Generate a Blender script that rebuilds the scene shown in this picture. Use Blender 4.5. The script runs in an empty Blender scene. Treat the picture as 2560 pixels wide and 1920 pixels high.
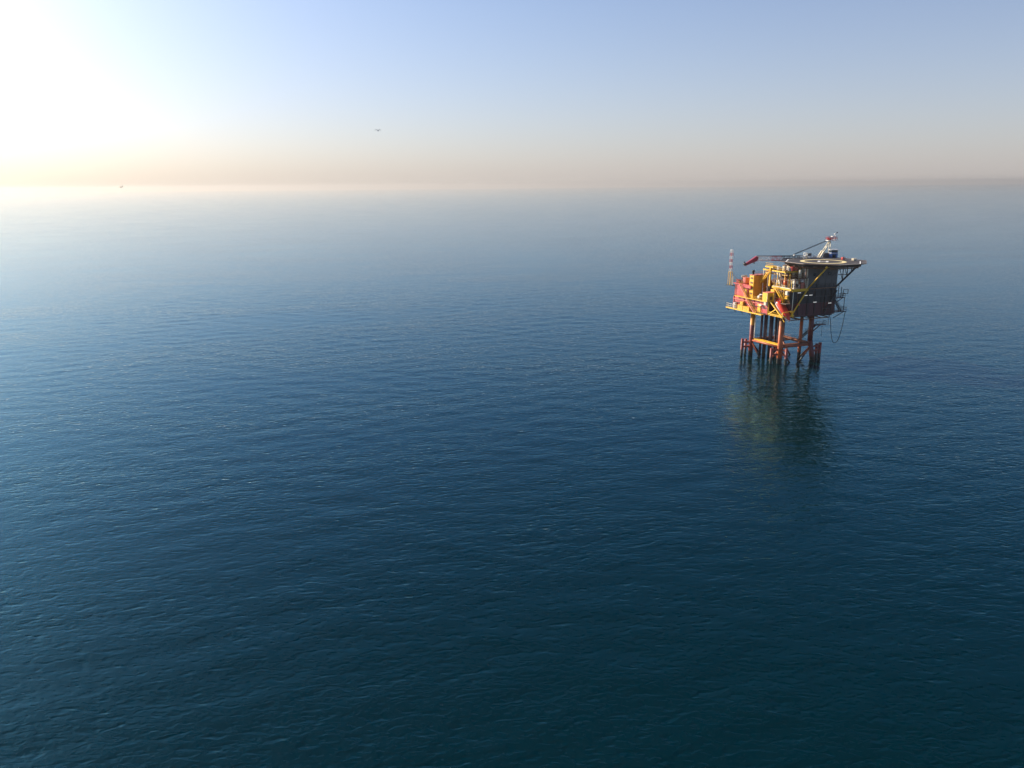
import bpy, bmesh, math, random
import numpy as np
from mathutils import Vector, Matrix
random.seed(7); rng = np.random.default_rng(11)
SC = bpy.context.scene; COL = SC.collection
rad = math.radians

# ------------------------------------------------------------------ camera
cam = bpy.data.cameras.new('camera'); camo = bpy.data.objects.new('camera', cam); COL.objects.link(camo)
cam.sensor_width = 36; cam.lens = 36 * 1922 / 2560; cam.clip_start = 0.5; cam.clip_end = 90000
camo.matrix_world = Matrix.Translation((0, 0, 52.7)) @ Matrix.Rotation(rad(90 - 14.5), 4, 'X') @ Matrix.Rotation(rad(-0.5), 4, 'Z')
SC.camera = camo

# ------------------------------------------------------------------ sky and sun
SUN_AZ, SUN_EL = 58, 25          # degrees left of the viewing direction, above the horizon
w = bpy.data.worlds.new('World'); SC.world = w; w.use_nodes = True
nt = w.node_tree; bg = nt.nodes['Background']
sky = nt.nodes.new('ShaderNodeTexSky'); sky.sky_type = 'NISHITA'; sky.sun_disc = False
sky.sun_elevation = rad(SUN_EL); sky.sun_rotation = rad(-SUN_AZ)
sky.altitude = 0; sky.air_density = 0.85; sky.dust_density = 2.1; sky.ozone_density = 6.0
hs = nt.nodes.new('ShaderNodeHueSaturation'); hs.inputs['Saturation'].default_value = 1.14
wb = nt.nodes.new('ShaderNodeMix'); wb.data_type = 'RGBA'; wb.blend_type = 'MULTIPLY'; wb.inputs[0].default_value = 1; wb.inputs[7].default_value = (1.05, 1.0, .95, 1)
nt.links.new(sky.outputs[0], hs.inputs['Color']); nt.links.new(hs.outputs[0], wb.inputs[6])
# pale haze layer of the lower sky: thick at the horizon, gone higher up, the same all round
veil = nt.nodes.new('ShaderNodeMix'); veil.data_type = 'RGBA'; veil.inputs[7].default_value = (5.6, 5.0, 4.7, 1)
wtc = nt.nodes.new('ShaderNodeTexCoord'); wsp = nt.nodes.new('ShaderNodeSeparateXYZ'); nt.links.new(wtc.outputs['Generated'], wsp.inputs[0])
wm = [nt.nodes.new('ShaderNodeMath') for _ in range(4)]
for n_, op, v_ in zip(wm, ('MAXIMUM', 'MULTIPLY', 'EXPONENT', 'MULTIPLY'), (0, -4.0, None, .52)):
    n_.operation = op
    if v_ is not None: n_.inputs[1].default_value = v_
nt.links.new(wsp.outputs[2], wm[0].inputs[0])
for a_, b_ in zip(wm[:-1], wm[1:]): nt.links.new(a_.outputs[0], b_.inputs[0])
nt.links.new(wm[3].outputs[0], veil.inputs[0])
nt.links.new(wb.outputs[2], veil.inputs[6])
nt.links.new(veil.outputs[2], bg.inputs[0]); bg.inputs[1].default_value = 0.10
sl = bpy.data.lights.new('sun', 'SUN'); sl.energy = 5.0; sl.angle = rad(0.53); sl.color = (1, .86, .68)
so = bpy.data.objects.new('sun', sl); COL.objects.link(so)
sdir = Vector((-math.sin(rad(SUN_AZ)) * math.cos(rad(SUN_EL)), math.cos(rad(SUN_AZ)) * math.cos(rad(SUN_EL)), math.sin(rad(SUN_EL))))
so.rotation_euler = (-sdir).to_track_quat('-Z', 'Y').to_euler(); so.location = (-200, 100, 150)
vs = SC.view_settings; vs.view_transform = 'Standard'; vs.look = 'None'; vs.gamma = 1; vs.use_curve_mapping = False; vs.exposure = 0.75
SC.cycles.max_bounces = 8; SC.cycles.volume_bounces = 1

# ------------------------------------------------------------------ node helpers
def mat(name):
    m = bpy.data.materials.new(name); m.use_nodes = True
    return m, m.node_tree, m.node_tree.nodes['Principled BSDF']
def N(nt, t, **k):
    n = nt.nodes.new(t)
    for a, b in k.items(): setattr(n, a, b)
    return n
def math_node(nt, op, a, b=None):
    n = N(nt, 'ShaderNodeMath', operation=op)
    for i, x in enumerate((a, b)):
        if x is None: continue
        if isinstance(x, (int, float)): n.inputs[i].default_value = x
        else: nt.links.new(x, n.inputs[i])
    return n.outputs[0]

# ------------------------------------------------------------------ the sea
def sea_material():
    m, nt, p = mat('sea_water')
    nt.nodes.remove(p)
    body = N(nt, 'ShaderNodeBsdfDiffuse'); body.inputs[0].default_value = (0.0001, 0.0120, 0.0140, 1)      # light scattered back out of the deep water
    sheen = N(nt, 'ShaderNodeBsdfGlossy');  sheen.inputs['Roughness'].default_value = .035
    fr = N(nt, 'ShaderNodeFresnel'); fr.inputs[0].default_value = 1.30
    tint = N(nt, 'ShaderNodeMix', data_type='RGBA'); tint.inputs[6].default_value = (.22, .70, 1, 1); tint.inputs[7].default_value = (.90, .95, 1, 1)   # sea green at steep angles, sky colour at grazing ones
    nt.links.new(fr.outputs[0], tint.inputs[0]); nt.links.new(tint.outputs[2], sheen.inputs[0])
    mx = N(nt, 'ShaderNodeMixShader'); nt.links.new(fr.outputs[0], mx.inputs[0]); nt.links.new(body.outputs[0], mx.inputs[1]); nt.links.new(sheen.outputs[0], mx.inputs[2])
    nt.links.new(mx.outputs[0], nt.nodes['Material Output'].inputs[0])
    tc = N(nt, 'ShaderNodeTexCoord')
    h = None
    #      wavelength, along-crest stretch, crest angle, height, detail, distortion
    for lam, st, ang, amp, det, dis in ((4.0, 2.2, 18, .03, 1, .2), (1.2, 2.0, 10, .053, 1, .3), (0.75, 1.8, -10, .032, 1, .3), (0.36, 1.6, 26, .008, 1, .3)):
        mp = N(nt, 'ShaderNodeMapping', vector_type='TEXTURE'); mp.inputs['Rotation'].default_value = (0, 0, rad(ang))
        mp.inputs['Scale'].default_value = (st * lam, lam, lam)
        nt.links.new(tc.outputs['Object'], mp.inputs[0])
        no = N(nt, 'ShaderNodeTexNoise', noise_dimensions='3D'); no.inputs['Scale'].default_value = 1.0
        no.inputs['Detail'].default_value = det; no.inputs['Roughness'].default_value = .5; no.inputs['Distortion'].default_value = dis
        nt.links.new(mp.outputs[0], no.inputs['Vector'])
        # sharper crests: 1-|2n-1|
        r = math_node(nt, 'SUBTRACT', no.outputs[0], .5); r = math_node(nt, 'ABSOLUTE', r); r = math_node(nt, 'MULTIPLY', r, -1.3)
        r = math_node(nt, 'ADD', r, math_node(nt, 'MULTIPLY', no.outputs[0], 0.9))
        r = math_node(nt, 'MULTIPLY', r, amp * 2)
        h = r if h is None else math_node(nt, 'ADD', h, r)
    # wind patches: calmer and rougher stretches of water
    mp = N(nt, 'ShaderNodeMapping', vector_type='TEXTURE'); mp.inputs['Scale'].default_value = (90, 38, 50); mp.inputs['Rotation'].default_value = (0, 0, rad(12))
    nt.links.new(tc.outputs['Object'], mp.inputs[0])
    pn = N(nt, 'ShaderNodeTexNoise'); pn.inputs['Scale'].default_value = 1; pn.inputs['Detail'].default_value = 3; nt.links.new(mp.outputs[0], pn.inputs['Vector'])
    mr = N(nt, 'ShaderNodeMapRange'); mr.inputs[1].default_value = .3; mr.inputs[2].default_value = .7; mr.inputs[3].default_value = .5; mr.inputs[4].default_value = 1.14
    nt.links.new(pn.outputs[0], mr.inputs[0])
    h = math_node(nt, 'MULTIPLY', h, mr.outputs[0])
    b = N(nt, 'ShaderNodeBump'); b.inputs['Strength'].default_value = 1.0; b.inputs['Distance'].default_value = 1.0
    nt.links.new(h, b.inputs['Height']); 
    for s_ in (body, sheen, fr): nt.links.new(b.outputs[0], s_.inputs['Normal'])
    return m

def graded(lo, hi, step, far, grow):
    a = list(np.arange(lo, hi, step)); s = step
    while a[-1] < far: s *= grow; a.append(a[-1] + s)
    return a
def build_sea():
    half = [x for x in graded(0, 150, .75, 13000, 1.035)]
    xs = np.array([-x for x in half[:0:-1]] + half)
    yf = graded(45, 330, .75, 13000, 1.02)
    yb = [-(x) for x in graded(0, 1, 5, 13000, 1.6)][::-1]
    ys = np.array([y for y in yb if y < 30] + [30, 38] + yf)
    dx = np.gradient(xs); dy = np.gradient(ys)
    X, Y = np.meshgrid(xs, ys); DX, DY = np.meshgrid(dx, dy)
    sp = np.maximum(DX, DY); Z = np.zeros_like(X)
    for i in range(46):
        lam = 2.6 * (14 / 2.6) ** rng.random(); th = rad(100 + rng.normal(0, 24))
        k = 2 * math.pi / lam; A = .0012 * lam ** .75
        wgt = np.clip(lam / (sp * 2.5) - 1, 0, 1)
        Z += wgt * A * np.sin(k * (math.cos(th) * X + math.sin(th) * Y) + rng.random() * 6.283)
    ny, nx = X.shape; co = np.stack([X, Y, Z], -1).reshape(-1, 3).astype(np.float32)
    I = np.arange(ny * nx).reshape(ny, nx)
    q = np.stack([I[:-1, :-1], I[:-1, 1:], I[1:, 1:], I[1:, :-1]], -1).reshape(-1, 4)
    me = bpy.data.meshes.new('sea'); me.vertices.add(len(co)); me.vertices.foreach_set('co', co.ravel())
    me.loops.add(q.size); me.loops.foreach_set('vertex_index', q.ravel().astype(np.int32))
    me.polygons.add(len(q)); me.polygons.foreach_set('loop_start', np.arange(0, q.size, 4, dtype=np.int32))
    me.polygons.foreach_set('use_smooth', np.ones(len(q), bool)); me.update(calc_edges=True)
    o = bpy.data.objects.new('sea', me); COL.objects.link(o); me.materials.append(sea_material()); o['kind'] = 'structure'
    o['label'] = 'calm blue green open sea with small ripples'
    print('sea quads', len(q)); return o
build_sea()

# ------------------------------------------------------------------ sea haze
HAZE_DENSITY = 0.95e-4
def build_haze():
    m = bpy.data.materials.new('haze'); m.use_nodes = True; nt = m.node_tree; nt.nodes.clear()
    out = N(nt, 'ShaderNodeOutputMaterial'); v = N(nt, 'ShaderNodeVolumePrincipled')
    v.inputs['Color'].default_value = (.59, .555, .52, 1); v.inputs['Density'].default_value = HAZE_DENSITY; v.inputs['Anisotropy'].default_value = .5
    nt.links.new(v.outputs[0], out.inputs['Volume'])
    me = bpy.data.meshes.new('haze'); bm = bmesh.new(); bmesh.ops.create_cube(bm, size=1)
    L = 13800 * 2
    for vv in bm.verts: vv.co = (vv.co.x * L, vv.co.y * L, -1.5 if vv.co.z < 0 else 76)
    bm.to_mesh(me); bm.free(); me.materials.append(m)
    o = bpy.data.objects.new('haze', me); COL.objects.link(o); o['kind'] = 'stuff'; o['label'] = 'pale sea haze'
    return o
build_haze()

# ================================================================== builders
PR = rad(21); PC = Vector((83.4, 233.5, 0))            # the platform's place and heading on the sea
def to_world(p):
    c, s = math.cos(PR), math.sin(PR)
    return Vector((PC.x + p[0] * c - p[1] * s, PC.y + p[0] * s + p[1] * c, p[2]))
BASE = {}
def tag(o, label, cat, group=None):
    o['label'] = label; o['category'] = cat
    if group: o['group'] = group
    return o
def thing(name, label, cat, base=(0, 0, 0), group=None):
    o = bpy.data.objects.new(name, None); COL.objects.link(o); o.empty_display_size = .5
    o.location = to_world(base); o.rotation_euler = (0, 0, PR)
    BASE[o.name] = Vector(base); return tag(o, label, cat, group)

class MB:
    """collects shapes in platform coordinates (u, v, height) and links them as one mesh object"""
    def __init__(s): s.bm = bmesh.new()
    def box(s, u0, u1, v0, v1, z0, z1, bev=0):
        r = bmesh.ops.create_cube(s.bm, size=1)['verts']
        for v in r:
            v.co = ((u0 + u1) / 2 + v.co.x * (u1 - u0), (v0 + v1) / 2 + v.co.y * (v1 - v0), (z0 + z1) / 2 + v.co.z * (z1 - z0))
        if bev:
            es = {e for v in r for e in v.link_edges}
            bmesh.ops.bevel(s.bm, geom=list(es), offset=bev, segments=1, affect='EDGES')
        return s
    def obox(s, p, q, w, h, up=(0, 0, 1)):
        """bar of rectangular section from p to q"""
        p, q = Vector(p), Vector(q); d = (q - p).normalized(); up = Vector(up)
        if abs(d.dot(up)) > .98: up = Vector((0, 1, 0))
        a = d.cross(up).normalized() * (w / 2); b = a.cross(d).normalized() * (h / 2)
        vs = [s.bm.verts.new(x + i * a + j * b) for x in (p, q) for i, j in ((-1, -1), (1, -1), (1, 1), (-1, 1))]
        for f in ((3, 2, 1, 0), (4, 5, 6, 7), (0, 1, 5, 4), (1, 2, 6, 5), (2, 3, 7, 6), (3, 0, 4, 7)): s.bm.faces.new([vs[i] for i in f])
        return s
    def tube(s, p, q, r, r2=None, n=10, cap=True):
        p, q = Vector(p), Vector(q); d = (q - p).normalized(); r2 = r if r2 is None else r2
        up = Vector((0, 0, 1)) if abs(d.z) < .95 else Vector((1, 0, 0))
        a = d.cross(up).normalized(); b = d.cross(a).normalized()
        rings = [[s.bm.verts.new(c + (a * math.cos(2 * math.pi * i / n) + b * math.sin(2 * math.pi * i / n)) * rr) for i in range(n)] for c, rr in ((p, r), (q, r2))]
        for i in range(n):
            f = s.bm.faces.new((rings[0][i], rings[0][(i + 1) % n], rings[1][(i + 1) % n], rings[1][i])); f.smooth = n > 6
        if cap: s.bm.faces.new(rings[0][::-1]); s.bm.faces.new(rings[1])
        return s
    def path(s, pts, r, n=8):
        for a, b in zip(pts[:-1], pts[1:]): s.tube(a, b, r, n=n)
        return s
    def prism(s, pts, z0, z1):
        lo = [s.bm.verts.new((x, y, z0)) for x, y in pts]; hi = [s.bm.verts.new((x, y, z1)) for x, y in pts]; n = len(pts)
        s.bm.faces.new(lo[::-1]); s.bm.faces.new(hi)
        for i in range(n): s.bm.faces.new((lo[i], lo[(i + 1) % n], hi[(i + 1) % n], hi[i]))
        return s
    def quad(s, pts):
        s.bm.faces.new([s.bm.verts.new(p) for p in pts]); return s
    def slab(s, pts, t):
        """thin plate: polygon pts in space, thickness t along its normal"""
        pts = [Vector(p) for p in pts]; nrm = (pts[1] - pts[0]).cross(pts[2] - pts[0]).normalized() * t
        a = [s.bm.verts.new(p) for p in pts]; b = [s.bm.verts.new(p + nrm) for p in pts]; n = len(pts)
        s.bm.faces.new(a[::-1]); s.bm.faces.new(b)
        for i in range(n): s.bm.faces.new((a[i], a[(i + 1) % n], b[(i + 1) % n], b[i]))
        return s
    def sphere(s, c, rx, ry=None, rz=None, n=12):
        r = bmesh.ops.create_uvsphere(s.bm, u_segments=n, v_segments=max(6, n // 2), radius=1)['verts']
        for v in r: v.co = (c[0] + v.co.x * rx, c[1] + v.co.y * (ry or rx), c[2] + v.co.z * (rz or rx))
        for f in {f for v in r for f in v.link_faces}: f.smooth = True
        return s
    def rail(s, pts, h=1.1, step=1.4, r=.045, closed=False):
        """hand rail: posts, a top rail and a knee rail along pts"""
        pts = [Vector(p) for p in pts]
        if closed: pts.append(pts[0])
        for a, b in zip(pts[:-1], pts[1:]):
            n = max(1, round((b - a).length / step))
            for i in range(n + 1):
                p = a.lerp(b, i / n); s.tube(p, p + Vector((0, 0, h)), r, n=4)
            for k in (.5, 1.0): s.tube(a + Vector((0, 0, h * k)), b + Vector((0, 0, h * k)), r, n=4)
        return s
    def build(s, name, m, parent=None, label=None, base=None):
        b = base
        if b is None:
            root = parent
            while root is not None and root.parent is not None: root = root.parent
            b = BASE[root.name] if root is not None else Vector((0, 0, 0))
        b = Vector(b)
        for v in s.bm.verts: v.co -= b
        bmesh.ops.recalc_face_normals(s.bm, faces=s.bm.faces)
        me = bpy.data.meshes.new(name); s.bm.to_mesh(me); s.bm.free(); me.materials.append(m)
        o = bpy.data.objects.new(name, me); COL.objects.link(o)
        if parent is not None: o.parent = parent
        else: o.location = to_world(b); o.rotation_euler = (0, 0, PR)
        if label: o['label'] = label
        return o

# ================================================================== materials
def paint(name, col, rough=.45, rust=.25, scale=.9, rustcol=(.13, .045, .018), metal=0, streak=3.0):
    """weathered paint: tone drift, rust patches that run down, chips"""
    m, nt, p = mat(name); p.inputs['Metallic'].default_value = metal
    tc = N(nt, 'ShaderNodeTexCoord')
    mp = N(nt, 'ShaderNodeMapping', vector_type='TEXTURE'); mp.inputs['Scale'].default_value = (1, 1, streak); nt.links.new(tc.outputs['Object'], mp.inputs[0])
    n1 = N(nt, 'ShaderNodeTexNoise'); n1.inputs['Scale'].default_value = scale; n1.inputs['Detail'].default_value = 6; n1.inputs['Roughness'].default_value = .65; nt.links.new(mp.outputs[0], n1.inputs['Vector'])
    n2 = N(nt, 'ShaderNodeTexNoise'); n2.inputs['Scale'].default_value = scale * .35; n2.inputs['Detail'].default_value = 3; nt.links.new(tc.outputs['Object'], n2.inputs['Vector'])
    r = N(nt, 'ShaderNodeValToRGB'); r.color_ramp.elements[0].position = .62 - .22 * rust; r.color_ramp.elements[1].position = .80 - .22 * rust
    nt.links.new(n1.outputs[0], r.inputs[0])
    tone = N(nt, 'ShaderNodeMix', data_type='RGBA'); tone.inputs[6].default_value = (*[c * .78 for c in col], 1); tone.inputs[7].default_value = (*[min(1, c * 1.12) for c in col], 1)
    nt.links.new(n2.outputs[0], tone.inputs[0])
    mx = N(nt, 'ShaderNodeMix', data_type='RGBA'); mx.inputs[7].default_value = (*rustcol, 1)
    k = math_node(nt, 'MULTIPLY', r.outputs[0], min(1, rust * 2.2)); nt.links.new(k, mx.inputs[0]); nt.links.new(tone.outputs[2], mx.inputs[6])
    nt.links.new(mx.outputs[2], p.inputs['Base Color'])
    rr = math_node(nt, 'ADD', math_node(nt, 'MULTIPLY', k, .35), rough); nt.links.new(rr, p.inputs['Roughness'])
    b = N(nt, 'ShaderNodeBump'); b.inputs['Strength'].default_value = .25; b.inputs['Distance'].default_value = .03; nt.links.new(n1.outputs[0], b.inputs['Height']); nt.links.new(b.outputs[0], p.inputs['Normal'])
    return m
def banded(name, bands, rust=.35):
    """steel in the splash zone: colour that changes with height above the water; bands = [(z, colour)...]"""
    m = paint(name, (.5, .5, .5), .5, rust, 1.1); nt = m.node_tree
    tone = [n for n in nt.nodes if n.type == 'MIX'][0]
    tc = [n for n in nt.nodes if n.type == 'TEX_COORD'][0]
    sx = N(nt, 'ShaderNodeSeparateXYZ'); nt.links.new(tc.outputs['Object'], sx.inputs[0])
    no = N(nt, 'ShaderNodeTexNoise'); no.inputs['Scale'].default_value = 1.6; no.inputs['Detail'].default_value = 4; nt.links.new(tc.outputs['Object'], no.inputs['Vector'])
    z = math_node(nt, 'ADD', sx.outputs[2], math_node(nt, 'MULTIPLY', math_node(nt, 'SUBTRACT', no.outputs[0], .5), 1.6))
    cr = N(nt, 'ShaderNodeValToRGB'); cr.color_ramp.interpolation = 'LINEAR'
    nt.links.new(math_node(nt, 'DIVIDE', z, 16.0), cr.inputs[0])
    el = cr.color_ramp.elements
    while len(el) > 1: el.remove(el[-1])
    first = True
    for i, (zz, c) in enumerate(bands):
        for pos, cc in ((zz / 16, c), ((bands[i + 1][0] - .35) / 16 if i + 1 < len(bands) else 1, c)):
            e = el[0] if first else el.new(min(1, max(0, pos)))
            if first: e.position = max(0, pos); first = False
            e.color = (*cc, 1)
    for l in list(nt.links):
        if l.from_node == tone: nt.links.new(cr.outputs[0], l.to_socket)
    return m
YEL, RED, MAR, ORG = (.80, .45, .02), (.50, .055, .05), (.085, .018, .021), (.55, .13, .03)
GROW = (.018, .020, .017)
M = dict(
    yellow=paint('yellow_paint', YEL, .42, .26), red=paint('red_paint', RED, .45, .30), maroon=paint('shade_deepened_maroon', MAR, .5, .25),  # maroon deepened to hold the front walls' shade in its colour
    white=paint('white_paint', (.74, .72, .67), .45, .12), cream=paint('cream_cladding', (.70, .63, .47), .5, .15), grey=paint('shade_deepened_grey', (.10, .094, .088), .5, .15),  # grey lowered so the block's front carries its shade in the paint
    shadewall=paint('shade_deepened_wall', (.026, .022, .021), .5, .2), dark=paint('dark_steel', (.03, .03, .034), .5, .2), rusty=paint('rusty_steel', (.22, .07, .028), .6, .5),  # upper front wall tone includes the shade on that face
    ochre=paint('shaded_yellow_cladding', (.72, .33, .03), .5, .14, streak=1), deck=paint('helideck_coating', (.05, .042, .04), .75, .2), grating=paint('deck_grating', (.14, .10, .07), .7, .35),  # ochre is the enclosure's yellow paint with its front's shade mixed in
    black=paint('black_rubber', (.012, .012, .013), .6, 0), blue=paint('blue_paint', (.05, .12, .34), .4, .05), orange=paint('orange_enamel', (.78, .12, .03), .3, .04),
    boat=paint('lifeboat_shell', (.72, .055, .02), .28, .03), salmon=paint('faded_red_paint', (.66, .20, .14), .5, .1), brown=paint('brown_steel', (.16, .075, .035), .55, .3),
    leg_yellow=banded('leg_paint_yellow_top', [(0, GROW), (1.7, (.27, .045, .025)), (6.6, (.17, .03, .025)), (10.0, (.66, .28, .03))], .5),
    leg_orange=banded('leg_paint_orange_shaded_top', [(0, (.05, .05, .045)), (1.9, (.46, .10, .022)), (11.6, (.25, .10, .04))], .5),  # brown top band stands in for shade beneath deck and lifeboat station
    leg_shaded=banded('leg_paint_shaded_red', [(0, GROW), (1.4, (.13, .022, .02))], .45),  # bent leg's shadow put into an all-over dark red
    pile=banded('pile_paint', [(0, GROW), (2.2, (.24, .035, .025))], .5),
    conductor=banded('conductor_paint', [(0, GROW), (2.0, (.05, .022, .03))], .3),
    brace=banded('brace_paint', [(0, GROW), (1.9, (.32, .07, .025))], .5),
    umber=paint('umber_wall', (.20, .095, .03), .5, .3), glass=None, lamp=None)
m, nt_, p_ = mat('dark_glass'); p_.inputs['Base Color'].default_value = (.01, .013, .018, 1); p_.inputs['Roughness'].default_value = .08; M['glass'] = m
m, nt_, p_ = mat('lamp_tube'); p_.inputs['Base Color'].default_value = (.8, .8, .75, 1); p_.inputs['Emission Color'].default_value = (1, .95, .85, 1); p_.inputs['Emission Strength'].default_value = .35; M['lamp'] = m

# ================================================================== the platform
PL = thing('offshore_platform', 'red and yellow offshore gas platform standing on tubular legs in the open sea', 'platform')

# ---- jacket: legs, piles, braces, conductors
LEG = {'A': (-6.2, 6.4), 'B': (-5.75, -6.4), 'E': (5.65, 6.4)}
MB().tube((-6.2, 6.4, -4), (-6.2, 6.4, 14.6), .68, n=16).build('leg', M['leg_yellow'], PL, 'leg with yellow paint near the deck')
MB().tube((-5.75, -6.4, -4), (-5.75, -6.4, 14.6), .72, n=16).build('leg', M['leg_orange'], PL, 'sunlit orange leg beneath the lifeboat')
MB().tube((5.65, 6.4, -4), (5.65, 6.4, 14.6), .68, n=16).build('leg', M['leg_shaded'], PL)
d = MB(); d.tube((5.35, -6.4, 6.3), (5.3, -6.4, 14.6), .74, n=16); d.tube((8.1, -6.2, -4), (5.35, -6.4, 6.35), .80, .74, n=16); d.tube((3.3, -6.4, 14.4), (5.2, -6.4, 12.6), .35, n=8)
d.build('leg', M['leg_shaded'], PL, 'dark red leg bent outward below the walkway')
MB().tube((5.65, -1.9, -4), (5.65, -1.9, 14.6), .50, n=14).build('caisson', M['leg_orange'], PL)
TOPS = {'A': (-6.2, 6.4, 5.0), 'B': (-5.75, -6.4, 5.0), 'D': (5.75, -6.4, 5.0), 'E': (5.65, 6.4, 5.0)}
for (lx, ly), (ox, oy), top, r in (((-6.2, 6.4), (-2.6, 1.0), 5.4, .40), ((-6.2, 6.4), (-.4, 2.1), 5.0, .40), ((-5.75, -6.4), (-2.6, .5), 4.9, .42), ((-5.75, -6.4), (.6, -2.3), 4.9, .44),
                                  ((7.2, -6.3), (2.5, .2), 5.2, .50), ((7.2, -6.3), (1.6, .6), 4.9, .42), ((5.65, 6.4), (1.6, 1.6), 5.0, .4)):
    MB().tube((lx + ox, ly + oy, -4), (lx + ox, ly + oy, top), r, n=12).build('skirt_pile', M['pile'], PL)
    for z in (2.9, 4.3): MB().obox((lx, ly, z), (lx + ox, ly + oy, z), .28, .55).build('pile_bracket', M['pile'], PL)
ring = ['A', 'B', 'D', 'E']
for i in range(4):
    a, c = Vector(TOPS[ring[i]]), Vector(TOPS[ring[(i + 1) % 4]])
    MB().tube(a, c, .34, n=10).build('horizontal_brace', M['brace'], PL)
    for s, e, k in ((a, c, .42), (c, a, .40)):
        q = s.lerp(e, k); q.z = -.9
        MB().tube((s.x, s.y, 4.5), q, .27, n=8).build('diagonal_brace', M['brace'], PL)
for cu, cv, r in ((-4.4, 4.2, .36), (-3.6, 3.5, .40), (-2.1, 4.5, .16), (-2.1, 2.5, .62), (.2, 3.0, .42), (-.1, 1.5, .30), (1.9, 3.6, .34)):
    MB().tube((cu, cv, -4), (cu, cv, 14.6), r, n=12).build('conductor', M['conductor'], PL)
w_ = MB(); w_.tube((-4.9, 6.7, 5.1), (-4.9, 6.7, 14.6), .13, n=6)
for z in (7, 9.6, 12): w_.tube((-4.9, 6.7, z), (-6.2, 6.4, z), .07, n=5)
w_.build('white_riser', M['white'], PL)
# walkways at the water-side frame: planks and kerb beams one by one
def walkway(a, b, width, side, z, name, mt, rails, beam=M['rusty']):
    a, b = Vector((*a, z)), Vector((*b, z)); dr = (b - a).normalized(); n = dr.cross(Vector((0, 0, 1))) * side
    wk = MB(); wk.obox(a + n * .15 + Vector((0, 0, .1)), b + n * .15 + Vector((0, 0, .1)), .22, .3); wk.obox(a + n * (width - .15) + Vector((0, 0, .1)), b + n * (width - .15) + Vector((0, 0, .1)), .22, .3)
    wo = wk.build(name, beam, PL)
    k = 4
    for i in range(k):
        o_ = n * (.3 + (width - .6) * (i + .5) / k) + Vector((0, 0, .19 + .02 * (i % 2)))
        MB().obox(a + o_, b + o_, (width - .6) / k - .06, .06).build('plank', mt, wo)
    if rails:
        r_ = MB(); r_.rail([a + n * (width if rails == 2 else 0) + Vector((0, 0, .2)), b + n * (width if rails == 2 else 0) + Vector((0, 0, .2))], 1.0, 1.5); r_.build('handrail', M['brown'], wo)
    return wo
walkway((-6.2, 5.6), (-5.75, -5.6), 1.5, -1, 5.4, 'walkway', M['yellow'], 0, M['yellow'])
walkway((-4.9, -6.4), (4.9, -6.4), 1.3, -1, 5.4, 'walkway', M['rusty'], 0)
walkway((5.65, 5.6), (5.65, -5.6), 1.2, 1, 5.5, 'walkway', M['rusty'], 2)
walkway((-5.4, 6.4), (5.0, 6.4), 1.2, 1, 5.4, 'walkway', M['rusty'], 1)
cg = MB(); cg.obox((-5, 2.2, 5.0), (5, 2.2, 5.0), .3, .4); cg.obox((-5, 4.9, 5.0), (5, 4.9, 5.0), .3, .4); cg.build('conductor_guide', M['rusty'], PL)
# access landing on the bent leg and the stair to the walkway
l_ = MB(); l_.prism([(5.6, -7.4), (10.2, -7.4), (10.2, -6.0), (5.6, -6.0)], 10.9, 11.1); l_.obox((5.6, -6.7, 8.9), (8.4, -6.7, 10.8), .22, .22); l_.obox((5.6, -6.2, 10.0), (7.4, -6.2, 10.8), .18, .18)
lo = l_.build('boat_landing', M['maroon'], PL)
MB().rail([(6.2, -7.35, 11.1), (10.1, -7.35, 11.1), (10.1, -6.05, 11.1)], 1.0, 1.2).build('handrail', M['dark'], lo)
def stair(p, q, width, wdir, mt, parent, rmat=None, name='stair'):
    p, q, wd = Vector(p), Vector(q), Vector(wdir).normalized() * width
    t = MB(); n = max(4, int(abs(q.z - p.z) / .28))
    for i in range(n):
        c = p.lerp(q, (i + .5) / n); t.obox(c + wd * .04, c + wd * .96, .28, .06)
    so_ = t.build(name, mt, parent)
    for k in (0, 1): MB().obox(p + wd * k, q + wd * k, .08, .30).build('stringer', mt, so_)
    r_ = MB()
    for k in (0, 1):
        r_.tube(p + wd * k + Vector((0, 0, 1)), q + wd * k + Vector((0, 0, 1)), .045, n=5); r_.tube(p + wd * k + Vector((0, 0, .55)), q + wd * k + Vector((0, 0, .55)), .035, n=4)
        for i in range(6): c = p.lerp(q, i / 5) + wd * k; r_.tube(c, c + Vector((0, 0, 1)), .04, n=4)
    r_.build('handrail', rmat or mt, so_); return so_
stair((6.6, -6.3, 10.9), (6.4, -.6, 5.7), .9, (1, 0, 0), M['dark'], PL)

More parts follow.
